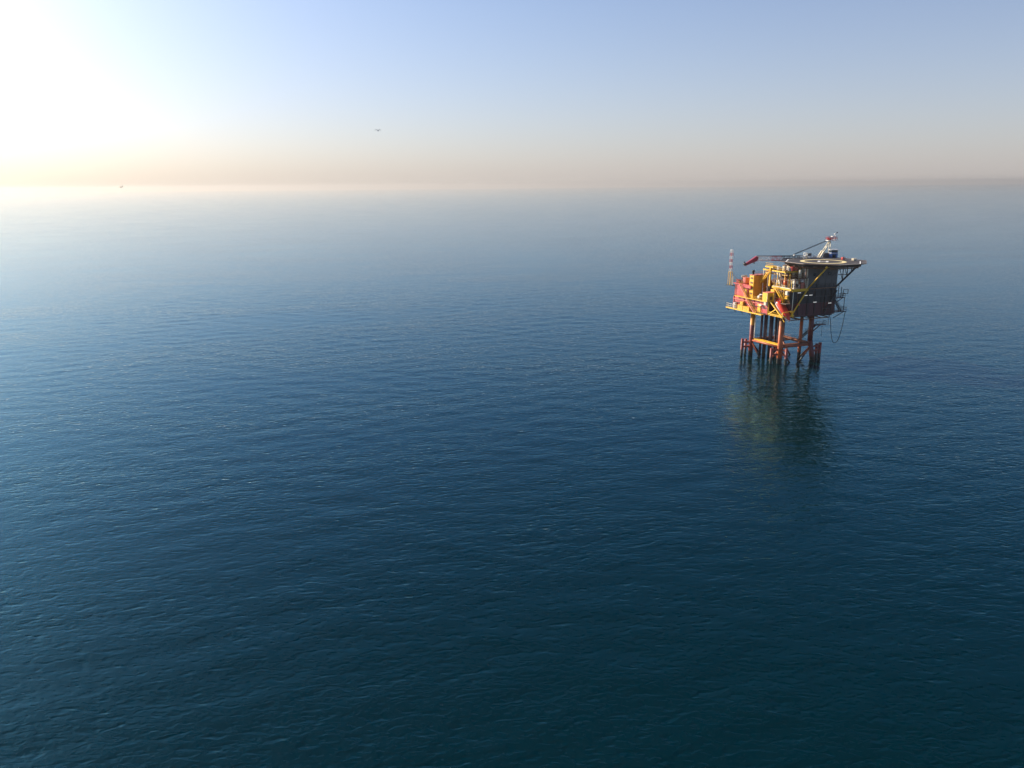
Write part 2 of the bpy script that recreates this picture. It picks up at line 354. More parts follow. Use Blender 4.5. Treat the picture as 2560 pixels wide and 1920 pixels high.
# ---- cellar deck (lower storey) and its walls
LOW = [(-8.5, -3), (-5.5, -3), (-5.5, -9), (11.2, -9), (11.2, .5), (18, .5), (18, 13.3), (-8.5, 13.3)]
cd = MB().prism(LOW, 14.45, 14.8).build('cellar_deck', M['maroon'], PL)
for v in (-7, -3.5, 0, 3.5, 7, 11): MB().box(-5.4 if v < -3 else -8.4, 11.1, v - .15, v + .15, 13.95, 14.45).build('deck_beam', M['dark'], cd)
for u in (-5, 0, 5, 10): MB().box(u - .15, u + .15, -8.9, 13.2, 14.05, 14.46).build('deck_beam', M['dark'], cd)
def wall(parent, axis, c, a0, a1, z0, z1, n, rows, mt, name='wall_panel', th=.14, seam=.05, inward=1):
    """a wall of separate plates with recessed joints, on the plane axis=c"""
    back = MB(); e = .10 * inward
    if axis == 'u': back.box(min(c + e, c + e + th * inward), max(c + e, c + e + th * inward), a0, a1, z0, z1)
    else: back.box(a0, a1, min(c + e, c + e + th * inward), max(c + e, c + e + th * inward), z0, z1)
    wo = back.build('wall', mt, parent)
    for i in range(n):
        for j in range(rows):
            x0, x1 = a0 + (a1 - a0) * i / n + seam / 2, a0 + (a1 - a0) * (i + 1) / n - seam / 2
            y0, y1 = z0 + (z1 - z0) * j / rows + seam / 2, z0 + (z1 - z0) * (j + 1) / rows - seam / 2
            off = random.uniform(0, .025) * inward; lo_, hi_ = sorted((c + off, c + e - .002 * inward))
            b = MB()
            if axis == 'u': b.box(lo_, hi_, x0, x1, y0, y1)
            else: b.box(x0, x1, lo_, hi_, y0, y1)
            b.build(name, mt, wo)
    return wo
lw = wall(PL, 'u', -8.5, -3, 13.3, 14.8, 18.2, 7, 1, M['red'])
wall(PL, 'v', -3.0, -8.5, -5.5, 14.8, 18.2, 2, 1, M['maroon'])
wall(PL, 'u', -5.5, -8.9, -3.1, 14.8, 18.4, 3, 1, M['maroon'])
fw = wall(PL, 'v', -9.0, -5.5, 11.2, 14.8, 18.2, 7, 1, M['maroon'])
uw = wall(PL, 'v', -9.0, -5.5, 11.2, 18.2, 22.3, 6, 2, M['shadewall'])
wall(PL, 'u', -5.5, -8.8, -1.0, 18.4, 22.3, 4, 1, M['umber'])
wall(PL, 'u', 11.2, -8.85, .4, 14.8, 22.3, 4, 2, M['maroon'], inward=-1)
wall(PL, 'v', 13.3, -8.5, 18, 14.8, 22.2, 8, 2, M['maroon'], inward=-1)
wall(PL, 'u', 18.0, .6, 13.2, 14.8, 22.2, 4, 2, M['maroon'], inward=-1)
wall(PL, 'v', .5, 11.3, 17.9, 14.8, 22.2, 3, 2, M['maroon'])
for v, r in ((13.25, 1), (8.2, 0), (3.5, 0), (-2.9, 1)):                        # stiffener posts on the red wall
    MB().box(-8.72, -8.5, v - .12, v + .12, 14.5, 18.2).build('wall_post', M['red'], lw)
MB().box(-8.78, -8.52, -3.0, 13.4, 17.3, 17.5).build('wall_pipe', M['salmon'], lw)
MB().box(-8.7, -8.52, .1, 1.5, 14.9, 17.3).build('door', M['yellow'], lw, 'yellow door in the red wall')
MB().box(-9.3, -8.52, -.9, .2, 17.0, 17.25).build('door_canopy', M['white'], lw)
for u in (-2.6, .6, 3.4, 7.2, 9.6): MB().box(u - .10, u + .10, -9.16, -9.0, 14.8, 22.3).build('wall_post', M['shadewall'], uw)
# court deck over the lower storey
ct = MB().prism([(-8.5, -3), (-5.5, -3), (-5.5, -1), (0, -1), (0, 6.6), (-8.5, 6.6)], 18.2, 18.5).build('court_deck', M['red'], PL)
# yellow edge walkway along the court
ew = MB().box(-9.5, -8.45, -3.2, 12.0, 18.35, 18.55).build('edge_walkway', M['yellow'], PL)
MB().rail([(-9.45, 12, 18.55), (-9.45, 6.5, 18.55)], 1.05, 1.4).build('handrail', M['salmon'], ew)
MB().rail([(-9.45, 4.4, 18.55), (-9.45, -1.0, 18.55)], .9, 1.4).build('handrail', M['yellow'], ew)
# lower outer walkway on the left face
ow = MB().box(-9.5, -8.45, -1.5, 15.9, 14.2, 14.36).build('outer_walkway', M['yellow'], PL)
MB().box(-9.56, -9.5, -1.5, 15.9, 14.12, 14.5).build('toe_board', M['yellow'], ow)
MB().rail([(-9.48, 2.2, 14.36), (-9.48, -1.4, 14.36)], 1.1, 1.4).build('handrail', M['yellow'], ow)
MB().rail([(-8.6, 15.8, 14.36), (-9.48, 15.8, 14.36), (-9.48, 10.4, 14.36)], 1.3, 1.2, .06).build('handrail', M['cream'], ow)
for v in (15.5, 12, 8.5, 5): MB().obox((-9.4, v, 14.2), (-8.5, v, 13.2), .14, .14).build('walkway_bracket', M['dark'], ow)
# upper left red block
ub = wall(PL, 'u', -8.5, 6.6, 13.3, 18.5, 22.1, 3, 1, M['red'])
rf = MB().box(-8.9, 0, 6.62, 13.5, 22.1, 22.4).build('roof_deck', M['red'], PL)
MB().box(-9.0, -8.5, 5.0, 8.9, 21.4, 22.3).build('roof_beam', M['red'], rf)
MB().box(-9.6, -8.5, 13.3, 16.4, 21.3, 21.5).build('mast_ledge', M['dark'], rf)
MB().rail([(-8.8, 9.0, 22.4), (-8.8, 13.3, 22.4), (-3, 13.3, 22.4)], 1.0, 1.4).build('handrail', M['brown'], rf)
MB().box(-8.68, -8.5, 7.2, 8.4, 18.5, 21.0).build('door', M['yellow'], ub, 'yellow upper door behind the stair')
stair((-9.45, 10.0, 22.3), (-9.45, 4.9, 16.9), .8, (1, 0, 0), M['salmon'], PL, M['yellow'])
stair((-9.55, 5.2, 17.2), (-9.55, 1.9, 14.4), .8, (1, 0, 0), M['salmon'], PL, M['yellow'])
# yellow enclosure: front clad in boards one above the other
ye = MB().box(-8.25, -2.6, 4.62, 6.6, 18.5, 25.4).build('enclosure', M['yellow'], PL)
for i in range(8):
    z0 = 18.6 + i * (25.3 - 18.6) / 8
    for (u0, u1) in ((-8.2, -5.35), (-5.3, -2.65)):
        MB().box(u0, u1, 4.5 + .018 * (i % 2) + .012 * (u0 > -6), 4.63, z0 + .03, z0 + .80).build('cladding_board', M['ochre'], ye)
MB().box(-8.35, -2.5, 4.45, 6.7, 25.4, 25.58).build('roof_edge', M['salmon'], ye)
le = MB().box(-2.6, .0, 4.7, 6.55, 18.5, 23.0).build('low_enclosure', M['yellow'], PL)
for i in range(5): MB().box(-2.55, -.05, 4.58 + .018 * (i % 2), 4.71, 18.6 + i * .88, 19.4 + i * .88).build('cladding_board', M['ochre'], le)
MB().box(-8.42, -8.25, 4.45, 4.62, 18.5, 25.4).build('corner_post', M['yellow'], ye)
for z in (19.6, 21.2, 22.9, 24.3): MB().box(-8.32, -8.25, 5.0, 6.1, z, z + .5).build('vent', M['brown'], ye)

# ---- main deck
MAIN = [(-5.7, -9.2), (11.4, -9.2), (11.4, .4), (18.1, .4), (18.1, 13.4), (0, 13.4), (0, -.9), (-5.7, -.9)]
md = MB().prism(MAIN, 22.3, 22.62).build('main_deck', M['brown'], PL)
MB().box(-5.86, -5.7, -9.3, -.9, 22.25, 22.72).build('edge_beam', M['yellow'], md); MB().box(-5.7, .3, -9.36, -9.2, 22.25, 22.72).build('edge_beam', M['yellow'], md)
MB().rail([(-5.7, -1.2, 22.62), (-5.7, -4.2, 22.62)], 1.1, 1.2).build('handrail', M['yellow'], md)
MB().rail([(-2.8, -9.2, 22.62), (.2, -9.2, 22.62)], 1.1, 1.2).build('handrail', M['brown'], md)
stair((-6.7, -3.2, 22.5), (-6.7, -7.2, 18.6), .8, (1, 0, 0), M['yellow'], PL)
fl = MB().box(-7.3, -5.5, -9.2, -7.0, 18.3, 18.5).build('stair_landing', M['grating'], PL)
# ---- accommodation block
ac = MB().box(.45, 11.05, -8.85, .9, 22.62, 28.8).build('accommodation_block', M['grey'], PL)
al = wall(PL, 'u', .3, -8.9, 1.0, 22.62, 28.7, 5, 2, M['cream'])
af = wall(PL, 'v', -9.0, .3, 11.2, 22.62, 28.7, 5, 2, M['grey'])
MB().box(.2, 11.3, -9.1, 1.1, 28.8, 28.95).build('roof_edge', M['dark'], ac)
MB().box(.3, 11.2, -9.14, -9.0, 22.62, 22.95).build('base_trim', M['dark'], af)
for i, (v, z) in enumerate(((-7.4, 26.2), (-5.2, 26.2), (-3.0, 26.2), (-6.4, 23.4))):
    w2 = MB().box(.20, .31, v - .45, v + .45, z, z + .9).build('window', M['white'], al); MB().box(.17, .205, v - .35, v + .35, z + .1, z + .8).build('pane', M['glass'], w2)
for u, z in ((2.6, 26.2), (5.4, 26.2), (8.2, 26.2)):
    w2 = MB().box(u - .45, u + .45, -9.07, -8.99, z, z + .8).build('window', M['dark'], af); MB().box(u - .36, u + .36, -9.10, -9.065, z + .1, z + .7).build('pane', M['glass'], w2)
# open frame in front of the block's sunny side
of = MB()
for v in (-8.9, -5.6, -2.4, .8): of.obox((-.6, v, 22.62), (-.6, v, 28.7), .22, .22)
for a, b in ((-8.9, -5.6), (-5.6, -2.4), (-2.4, .8)): of.tube((-.6, a, 25.6), (-.6, b, 28.5), .09, n=6); of.tube((-.6, b, 22.8), (-.6, a, 25.6), .09, n=6)
of.obox((-.6, -8.9, 25.6), (-.6, .8, 25.6), .18, .24); of.obox((-.6, -8.9, 28.6), (-.6, .8, 28.6), .2, .3)
of.build('brace_frame', M['brown'], PL)
gal = MB().box(-1.6, .2, -8.9, .9, 25.45, 25.6).build('gallery', M['grating'], PL); MB().rail([(-1.55, -8.8, 25.6), (-1.55, .9, 25.6)], 1.0, 1.6).build('handrail', M['brown'], gal)
slp = MB().slab([(-5.0, -6.2, 26.2), (-3.4, -6.2, 25.2), (-1.7, -6.2, 25.2), (-1.7, -2.4, 25.2), (-3.4, -2.4, 25.2), (-5.0, -2.4, 26.2)][:2] + [(-3.4, -2.4, 25.2), (-5.0, -2.4, 26.2)], .12).build('sloping_roof', M['brown'], PL)
# front corner posts, pale diagonals
for p, q in (((-5.4, -4.3, 22.6), (-5.4, -2.2, 26.9)), ((-5.4, -5.2, 22.6), (-5.4, -3.2, 26.9)), ((-.2, -9.1, 22.6), (-.9, -9.1, 25.5)), ((.1, -9.15, 22.6), (.15, -9.15, 25.6))):
    MB().obox(p, q, .2, .2).build('diagonal_post', M['cream'], PL)
# mezzanine deck and yellow portal
mz = MB().box(-5.5, .2, -5.8, 3.8, 27.2, 27.45).build('mezzanine_deck', M['grating'], PL)
MB().box(-5.66, -5.5, -5.9, 3.9, 27.1, 27.5).build('edge_beam', M['yellow'], mz); MB().box(-5.5, -.2, -5.96, -5.8, 27.1, 27.5).build('edge_beam', M['yellow'], mz)
for v in (3.7, 1.6, -1.6, -3.9, -5.7): MB().obox((-5.5, v, 22.5 if v < -.9 else 18.5), (-5.5, v, 27.2), .16, .16).build('post', M['white'] if v > 1 else M['brown'], mz)
for v in (2.4, -2): MB().obox((-.4, v, 22.6), (-.4, v, 27.2), .2, .2).build('post', M['brown'], mz)
pt = MB(); pt.obox((-5.7, .4, 22.6), (-5.7, .4, 28.3), .45, .5); pt.obox((-5.7, .3, 28.0), (-3.9, -.6, 26.7), .16, .16); pt.build('yellow_column', M['yellow'], mz)
MB().box(-6.0, -3.2, -.9, 2.6, 28.1, 28.5).build('lifting_platform', M['yellow'], mz)
MB().rail([(-5.9, -.8, 28.5), (-5.9, 2.5, 28.5)], .9, 1.1).build('handrail', M['yellow'], mz)
MB().rail([(-5.55, -5.7, 27.45), (-5.55, -1.0, 27.45)], 1.0, 1.2).build('handrail', M['yellow'], mz)
stair((-6.4, 3.7, 23.2), (-6.4, .9, 26.8), .7, (1, 0, 0), M['yellow'], PL)
# ---- helideck
HC = (8.0, -6.0); HZ = 29.9
def octo(r, a0=22.5): return [(HC[0] + r * math.cos(rad(a0 + 45 * i)), HC[1] + r * math.sin(rad(a0 + 45 * i))) for i in range(8)]
hd = MB().prism(octo(11.3), 29.32, HZ).build('helideck', M['deck'], PL)
def ringmesh(r0, r1, z, n=64):
    b = MB(); vs = []
    for r in (r0, r1): vs.append([b.bm.verts.new((HC[0] + r * math.cos(2 * math.pi * i / n), HC[1] + r * math.sin(2 * math.pi * i / n), z)) for i in range(n)])
    for i in range(n): b.bm.faces.new((vs[0][i], vs[1][i], vs[1][(i + 1) % n], vs[0][(i + 1) % n]))
    return b
M['line_y'] = paint('yellow_marking', (.88, .72, .34), .6, .06); M['line_w'] = paint('white_marking', (.80, .78, .72), .6, .06)
ringmesh(5.3, 6.5, HZ + .012).build('aiming_circle', M['line_y'], hd)
hv = Vector((-.707, -.707, 0)); hw = Vector((.707, -.707, 0)); hl = MB()
for s in (-1, 1):
    c = Vector((*HC, HZ + .016)) + hw * (1.15 * s)
    hl.quad([c + hv * 2 + hw * .35, c - hv * 2 + hw * .35, c - hv * 2 - hw * .35, c + hv * 2 - hw * .35])
c = Vector((*HC, HZ + .016)); hl.quad([c + hv * .35 + hw * .798, c - hv * .35 + hw * .798, c - hv * .35 - hw * .798, c + hv * .35 - hw * .798])
hl.build('helideck_letter', M['line_w'], hd, 'white letter H in the landing circle')
o8, i8 = octo(11.15), octo(10.8)
for i in range(8):
    j = (i + 1) % 8; MB().quad([(*i8[i], HZ + .012), (*o8[i], HZ + .012), (*o8[j], HZ + .012), (*i8[j], HZ + .012)]).build('perimeter_line', M['line_w'], hd)
a8, b8 = octo(11.3), octo(12.7)
M['net'] = paint('safety_net', (.055, .05, .05), .7, .2)
for i in range(8):
    j = (i + 1) % 8; A_, B_, C_, D_ = (*a8[i], 29.75), (*b8[i], 30.05), (*b8[j], 30.05), (*a8[j], 29.75)
    MB().slab([A_, B_, C_, D_], .04).build('net_panel', M['net'], hd)
    MB().path([A_, B_, C_, D_], .07, 5).build('net_frame', M['brown'], hd)
for i in range(7):
    v = HC[1] - 9 + i * 3; hw_ = math.sqrt(max(0, 10.6 ** 2 - (v - HC[1]) ** 2)); MB().box(HC[0] - hw_, HC[0] + hw_, v - .12, v + .12, 28.9, 29.33).build('deck_girder', M['brown'], hd)
# props under the overhang
def prop(pts, r, mt, name='helideck_prop'): return MB().path(pts, r, 8).build(name, mt, PL)
prop([(-5.2, -9.7, 15.3), (.3, -9.35, 22.7)], .21, M['yellow']); prop([(.3, -9.3, 22.7), (2.2, -14.1, 29.2)], .20, M['yellow'])
MB().tube((1.6, -14.4, 29.2), (3.3, -13.6, 29.3), .34, n=10).build('prop_node', M['yellow'], PL)
MB().box(-5.7, -4.8, -10.2, -9.0, 14.9, 15.3).build('prop_foot', M['yellow'], PL)
MB().tube((-3.4, -9.5, 18.3), (-2.6, -9.6, 18.0), .22, n=8).build('prop_clamp', M['orange'], PL)
prop([(7.0, -9.3, 15.2), (11.3, -9.25, 21.5)], .18, M['dark'])
for v, vt in ((-9.1, -10.2), (-3.0, -4.2)):
    top = Vector((18.2, vt, 29.3)); bot = Vector((11.3, v, 22.9)); prop([bot, top], .28, M['dark'])
    for k in (.22, .42, .62):
        q = bot.lerp(top, k); prop([q, (q.x, q.y, 29.4)], .13, M['dark'])
    q0, q1 = bot.lerp(top, .22), bot.lerp(top, .42); prop([(q0.x, q0.y, 29.3), q1], .09, M['dark']); prop([(11.3, v, 26.2), bot.lerp(top, .5)], .10, M['dark']); prop([(11.3, v, 29.3), q0], .09, M['dark'])
    prop([bot.lerp(top, .62), (17.0, vt, 29.4)], .10, M['dark'])
for u in (3.2, 8.6): prop([(u, -9.2, 25.8), (u + .3, -13.8, 29.3)], .07, M['grey'])
# ---- side platforms on the right face
for z, u1, v0, v1 in ((14.75, 16.0, -9.0, -6.6), (19.0, 15.0, -9.0, -7.0)):
    sp_ = MB().box(11.2, u1, v0, v1, z, z + .18).build('side_platform', M['dark'], PL)
    MB().rail([(11.4, v0 + .05, z + .18), (u1 - .05, v0 + .05, z + .18), (u1 - .05, v1 - .05, z + .18)], 1.15, 1.2, .06).build('handrail', M['dark'], sp_)
    MB().obox((11.2, v0 + .2, z - 1.6), (u1 - 1, v0 + .2, z), .16, .16).build('bracket', M['dark'], sp_)
bx = MB(); [bx.obox(a, b, .14, .14) for a, b in (((14.2, -8.8, 20.2), (16.0, -8.8, 20.2)), ((14.2, -8.8, 21.5), (16.0, -8.8, 21.5)), ((14.2, -8.8, 19.1), (14.2, -8.8, 21.5)), ((16.0, -8.8, 20.2), (16.0, -8.8, 21.5)), ((13.4, -8.8, 22.4), (13.4, -8.8, 19)), ((12.3, -8.8, 23.0), (12.3, -8.8, 19)))]
bx.build('lookout_frame', M['dark'], PL)
stair((11.7, -8.2, 19.0), (14.6, -8.2, 14.9), .8, (0, 1, 0), M['dark'], PL)
MB().tube((14.9, -8.8, 14.8), (14.9, -8.8, 19.1), .10, n=6).build('platform_post', M['dark'], PL)
cg_ = MB(); [cg_.obox(a, b, .1, .1) for a, b in (((5.9, -9.7, 16.4), (8.6, -9.7, 16.4)), ((5.9, -9.7, 14.6), (5.9, -9.7, 16.4)), ((7.3, -9.7, 14.6), (7.3, -9.7, 16.4)), ((8.6, -9.7, 14.6), (8.6, -9.7, 16.4)))]
cgo = MB().box(5.8, 9.6, -9.9, -8.95, 14.3, 14.55).build('basket_platform', M['dark'], PL); cg_.build('handrail', M['grey'], cgo)
MB().tube((8.8, -9.5, 11.2), (8.8, -9.5, 14.3), .07, n=5).build('drain_pipe', M['dark'], PL); MB().tube((8.8, -7.2, 7.4), (8.8, -7.2, 10.9), .05, n=5).build('drain_pipe', M['dark'], PL)
for u, z in ((-2.9, 21.5), (-.4, 20.6), (1.4, 20.6), (3.2, 18.4), (8.8, 17.8)):
    MB().box(u - .55, u + .55, -9.5, -9.36, z, z + .14).build('tube_light', M['lamp'], uw)
    MB().box(u - .06, u + .06, -9.37, -9.1, z, z + .1).build('light_bracket', M['dark'], uw)
# pipe runs and cable trays on the umber wall and along the deck edge
for v, mt in ((-1.6, 'yellow'), (-2.3, 'brown'), (-5.0, 'yellow'), (-6.2, 'yellow'), (-8.6, 'brown')): MB().tube((-5.72, v, 18.5), (-5.72, v, 22.3), .13, n=8).build('pipe', M[mt], PL)
for z, mt in ((19.6, 'yellow'), (21.7, 'brown')): MB().tube((-5.95, -8.8, z), (-5.95, -1.2, z), .12, n=8).build('pipe', M[mt], PL)
MB().tube((-5.6, -9.5, 22.1), (.2, -9.5, 22.1), .16, n=8).build('pipe', M['yellow'], PL)
MB().tube((-4.9, -9.25, 14.9), (-4.9, -9.25, 22.2), .12, n=8).build('pipe', M['cream'], PL); MB().tube((-3.2, -9.25, 16), (-3.2, -9.25, 21.2), .09, n=8).build('pipe', M['brown'], PL)
for u in (.9, 6.0, 9.0): MB().tube((u, -9.28, 14.9), (u, -9.28, 22.4), .07, n=6).build('pipe', M['dark'], PL)
# ---- dense fittings: frames, pipe racks, ladders, rails
def ladder(u, v, z0, z1, wd, mt, parent=PL):
    b = MB(); w_ = Vector(wd).normalized() * .25; c0, c1 = Vector((u, v, z0)), Vector((u, v, z1))
    for s in (-1, 1): b.tube(c0 + w_ * s, c1 + w_ * s, .05, n=4)
    n = int((z1 - z0) / .4)
    for i in range(n): c = c0.lerp(c1, (i + .5) / n); b.tube(c - w_, c + w_, .035, n=4)
    return b.build('ladder', mt, parent)
ladder(-5.85, -8.3, 22.62, 27.2, (0, 1, 0), M['yellow']); ladder(3.6, -9.3, 22.7, 28.6, (1, 0, 0), M['dark']); ladder(10.6, -9.35, 14.8, 22.2, (1, 0, 0), M['dark']); ladder(-8.62, 12.6, 18.5, 22.3, (0, 1, 0), M['salmon'])
fv = (-1.2, -2.8, -4.4, -6.0, -7.6, -9.05)
for i, v in enumerate(fv):
    MB().obox((-5.62, v, 22.62), (-5.62, v, 25.2 if i > 3 else 27.2), .13, .13).build('frame_post', M['yellow' if i % 2 else 'brown'], PL)
for a, b in zip(fv[:-1], fv[1:]): MB().obox((-5.62, a, 25.1), (-5.62, b, 25.1), .12, .14).build('frame_rail', M['brown'], PL)
for u in (-4.2, -2.4, -.8): MB().obox((u, -9.05, 22.62), (u, -9.05, 25.2), .12, .12).build('frame_post', M['brown'], PL)
MB().obox((-5.62, -9.05, 25.2), (.2, -9.05, 25.2), .14, .16).build('frame_rail', M['brown'], PL)
for i, (v, mt) in enumerate(((-8.2, 'brown'), (-7.8, 'white'), (-6.1, 'brown'), (-5.7, 'yellow'), (-3.6, 'white'), (-2.1, 'brown'), (-1.2, 'yellow'))): MB().tube((.08, v, 22.7), (.08, v, 28.6), .10 + .03 * (i % 3), n=7).build('pipe', M[mt], PL)
for i, mt in enumerate(('yellow', 'brown', 'white', 'red', 'brown')): MB().tube((-5.2 + .35 * i, -6.6, 26.3 + .12 * (i % 2)), (-5.2 + .35 * i, 3.2, 26.3 + .12 * (i % 2)), .11, n=6).build('pipe', M[mt], PL)
for i, v in enumerate((-1.5, .2, 1.6, 2.9)): MB().tube((-5.9, v, 22.4 - .1 * i), (-1.0, v, 22.6 - .1 * i), .12, n=6).build('pipe', M[('yellow', 'brown', 'cream', 'red')[i]], PL)
for i, u in enumerate((-4.6, -2.2, -1.0, 2.4, 6.4, 9.4)): MB().tube((u, -8.6, 13.7 - .08 * (i % 3)), (u, 11, 13.7 - .08 * (i % 3)), .14, n=6).build('pipe', M['dark' if i % 2 else 'rusty'], PL)
for v, z in ((-7.6, 13.2), (1.0, 13.4)): MB().tube((-4.0, v, z), (10.5, v, z), .16, n=6).build('pipe', M['rusty'], PL)
MB().rail([(.5, -9.15, 22.7), (11.3, -9.15, 22.7)], 1.0, 1.6).build('handrail', M['dark'], PL); MB().rail([(-5.4, -5.7, 27.45), (-.4, -5.7, 27.45)], 1.0, 1.1).build('handrail', M['salmon'], PL)
MB().rail([(-8.3, 4.6, 25.58), (-2.6, 4.6, 25.58)], .9, 1.4).build('handrail', M['salmon'], PL)
MB().box(-5.95, -5.6, -8.9, -1.2, 22.74, 22.95).build('cable_tray', M['cream'], PL); MB().box(-8.8, -8.55, -2.8, 13.0, 16.3, 16.5).build('cable_tray', M['maroon'], PL)
for z in (19.9, 21.9): MB().box(-5.4, 11.1, -9.3, -9.16, z, z + .16).build('cable_tray', M['dark'], PL)
g8 = octo(10.5)
for i in range(8):
    j = (i + 1) % 8; MB().tube((*g8[i], 28.75), (*g8[j], 28.75), .17, n=6).build('rim_girder', M['brown'], PL)
    for k in (0, .5):
        x_, y_ = g8[i][0] + (g8[j][0] - g8[i][0]) * k, g8[i][1] + (g8[j][1] - g8[i][1]) * k; MB().tube((x_, y_, 28.7), (x_, y_, 29.4), .12, n=5).build('rim_post', M['brown'], PL)
# ---- lifeboat launching station
ls = MB().box(-8.4, -5.6, -9.6, -3.05, 14.5, 14.68).build('lifeboat_station', M['yellow'], PL)
for i in range(6): MB().obox((-8.42, -3.2 - i * 1.1, 14.72), (-5.6, -3.2 - i * 1.1, 14.72), .16, .08).build('plank', M['yellow'], ls)
def bar(p, q, w=.3): return MB().obox(p, q, w, w).build('davit_beam', M['yellow'], ls)
bar((-8.45, -3.2, 14.6), (-8.45, -3.2, 19.0), .28); bar((-8.45, -3.4, 18.9), (-8.45, -9.3, 14.8), .34); bar((-8.45, -3.5, 14.8), (-8.45, -6.6, 16.7), .28)
bar((-8.45, -9.5, 14.7), (-5.4, -9.9, 14.9), .26); bar((-5.3, -9.9, 16.4), (-5.3, -10.2, 14.6), .3); bar((-8.3, -9.6, 16.1), (-5.2, -10.0, 16.4), .16); bar((-5.3, -5.0, 19.2), (-5.3, -10.1, 15.4), .26); bar((-8.5, -9.6, 14.7), (-8.5, -9.6, 16.1), .22)
bar((-7.9, -4.4, 18.4), (-7.9, -4.4, 21.0), .22); bar((-8.45, -3.2, 14.95), (-8.45, -9.3, 14.95), .2)
MB().rail([(-8.45, -3.2, 14.7), (-8.45, -9.4, 14.7)], .9, 1.5).build('handrail', M['yellow'], ls)
yk = MB().box(-9.3, -6.6, -3.3, -1.2, 18.55, 21.1).build('launch_cabin', M['yellow'], PL)
for u in (-9.3, -6.7): MB().box(u, u + .12, -3.38, -3.3, 18.55, 21.1).build('cabin_post', M['cream'], yk)
MB().box(-9.36, -6.54, -3.4, -1.1, 21.1, 21.2).build('cabin_roof', M['salmon'], yk); MB().box(-8.2, -7.4, -3.36, -3.3, 19.0, 20.0).build('cabin_hatch', M['brown'], yk)

# ================================================================== pedestal crane
CB = (17.6, 3.5, 22.62)
CR = thing('pedestal_crane', 'white lattice boom crane with blue cab standing behind the helideck', 'crane', CB)
ped = MB(); ped.tube((17.6, 3.5, 22.62), (17.6, 3.5, 29.0), 1.15, n=20); ped.tube((17.6, 3.5, 28.7), (17.6, 3.5, 29.2), 1.5, n=20); ped.build('pedestal', M['white'], CR)
F = Vector((15.3, 3.5, 30.15)); K = Vector((-4.3, 9.0, 30.75)); bd = Vector((K.x - F.x, K.y - F.y, 0)).normalized(); pp = Vector((-bd.y, bd.x, 0))   # pp: across the boom
if pp.y > 0: pp = -pp                                                                                                                  # towards the landing deck
def cp(a, b, z): return Vector((17.6, 3.5, 0)) - bd * a + pp * b + Vector((0, 0, z))       # a: behind the axis, b: across
MB().prism([tuple(cp(a, b, 0)[:2]) for a, b in ((-2.4, -1.5), (2.6, -1.5), (2.6, 1.5), (-2.4, 1.5))], 29.2, 29.6).build('turntable', M['grey'], CR)
mh = MB().prism([tuple(cp(a, b, 0)[:2]) for a, b in ((-.9, -1.3), (1.6, -1.3), (1.6, .3), (-.9, .3))], 29.6, 31.3).build('machinery_house', M['grey'], CR)
cab = MB().prism([tuple(cp(a, b, 0)[:2]) for a, b in ((.9, .2), (3.0, .2), (3.0, 1.8), (.9, 1.8))], 29.45, 31.6).build('cab', M['blue'], CR, 'blue crane cab with dark windows')
MB().prism([tuple(cp(a, b, 0)[:2]) for a, b in ((.95, .25), (2.95, .25), (2.95, 1.75), (.95, 1.75))], 31.6, 32.3).build('cab_window', M['glass'], cab)
MB().prism([tuple(cp(a, b, 0)[:2]) for a, b in ((.6, 0), (3.3, 0), (3.3, 2.05), (.6, 2.05))], 32.3, 32.5).build('cab_roof', M['white'], cab)
MB().prism([tuple(cp(a, b, 0)[:2]) for a, b in ((.85, .2), (3.05, .2), (3.05, 1.86), (.85, 1.86))], 31.3, 31.45).build('cab_band', M['white'], cab)
MB().prism([tuple(cp(a, b, 0)[:2]) for a, b in ((1.3, 1.8), (2.4, 1.8), (2.4, 1.86), (1.3, 1.86))], 29.6, 31.0).build('cab_door', M['glass'], cab)
T = cp(1.0, 0, 35.0)
for s in (-1, 1):
    a = F + pp * (.75 * s); b = T + pp * (.35 * s)
    kn = a.lerp(b, .36); MB().obox(a, kn, .32, .75).build('gantry_foot', M['cream'], CR)
    MB().tube(kn, b, .17, n=8).build('gantry_leg', M['cream'], CR)
    MB().tube(cp(1.4, .9 * s, 29.6), b, .11, n=8).build('gantry_stay', M['cream'], CR)
gx = MB(); gx.tube(F.lerp(T, .36) + pp * .8, F.lerp(T, .36) - pp * .8, .12, n=6); gx.tube(F.lerp(T, .62) + pp * .6, F.lerp(T, .62) - pp * .6, .1, n=6); gx.tube(F + pp * 1.0, F - pp * 1.0, .2, n=8); gx.build('cross_tube', M['cream'], CR)
tp = MB().prism([tuple((T - bd * a + pp * b)[:2]) for a, b in ((-1.0, -.9), (1.9, -.9), (1.9, .9), (-1.0, .9))], 35.0, 35.3).build('gantry_platform', M['white'], CR)
MB().rail([T - bd * a + pp * b + Vector((0, 0, .3)) for a, b in ((-1, -.9), (1.9, -.9), (1.9, .9), (-1, .9))], .9, .8, .06, True).build('handrail', M['red'], tp)
for s in (-.5, .5): MB().tube(T + bd * .3 + pp * (s - .12) + Vector((0, 0, .5)), T + bd * .3 + pp * (s + .12) + Vector((0, 0, .5)), .45, n=14).build('sheave', M['red'], tp)
MB().prism([tuple((T - bd * a + pp * b)[:2]) for a, b in ((.4, -.5), (1.7, -.5), (1.7, .5), (.4, .5))], 36.3, 36.5).build('light_shelf', M['white'], tp)
bc = MB(); bc.tube(T - bd * 1.3 + Vector((0, 0, .3)), T - bd * 1.7 + Vector((0, 0, 2.2)), .07, n=6); bc.tube(T - bd * 1.2 + Vector((0, 0, 2.0)), T - bd * 1.9 + Vector((0, 0, 2.5)), .18, n=8); bo = bc.build('beacon_mast', M['white'], tp)
MB().sphere(tuple(T - bd * 2.05 + Vector((0, 0, 2.55))), .24).build('beacon', M['black'], CR)
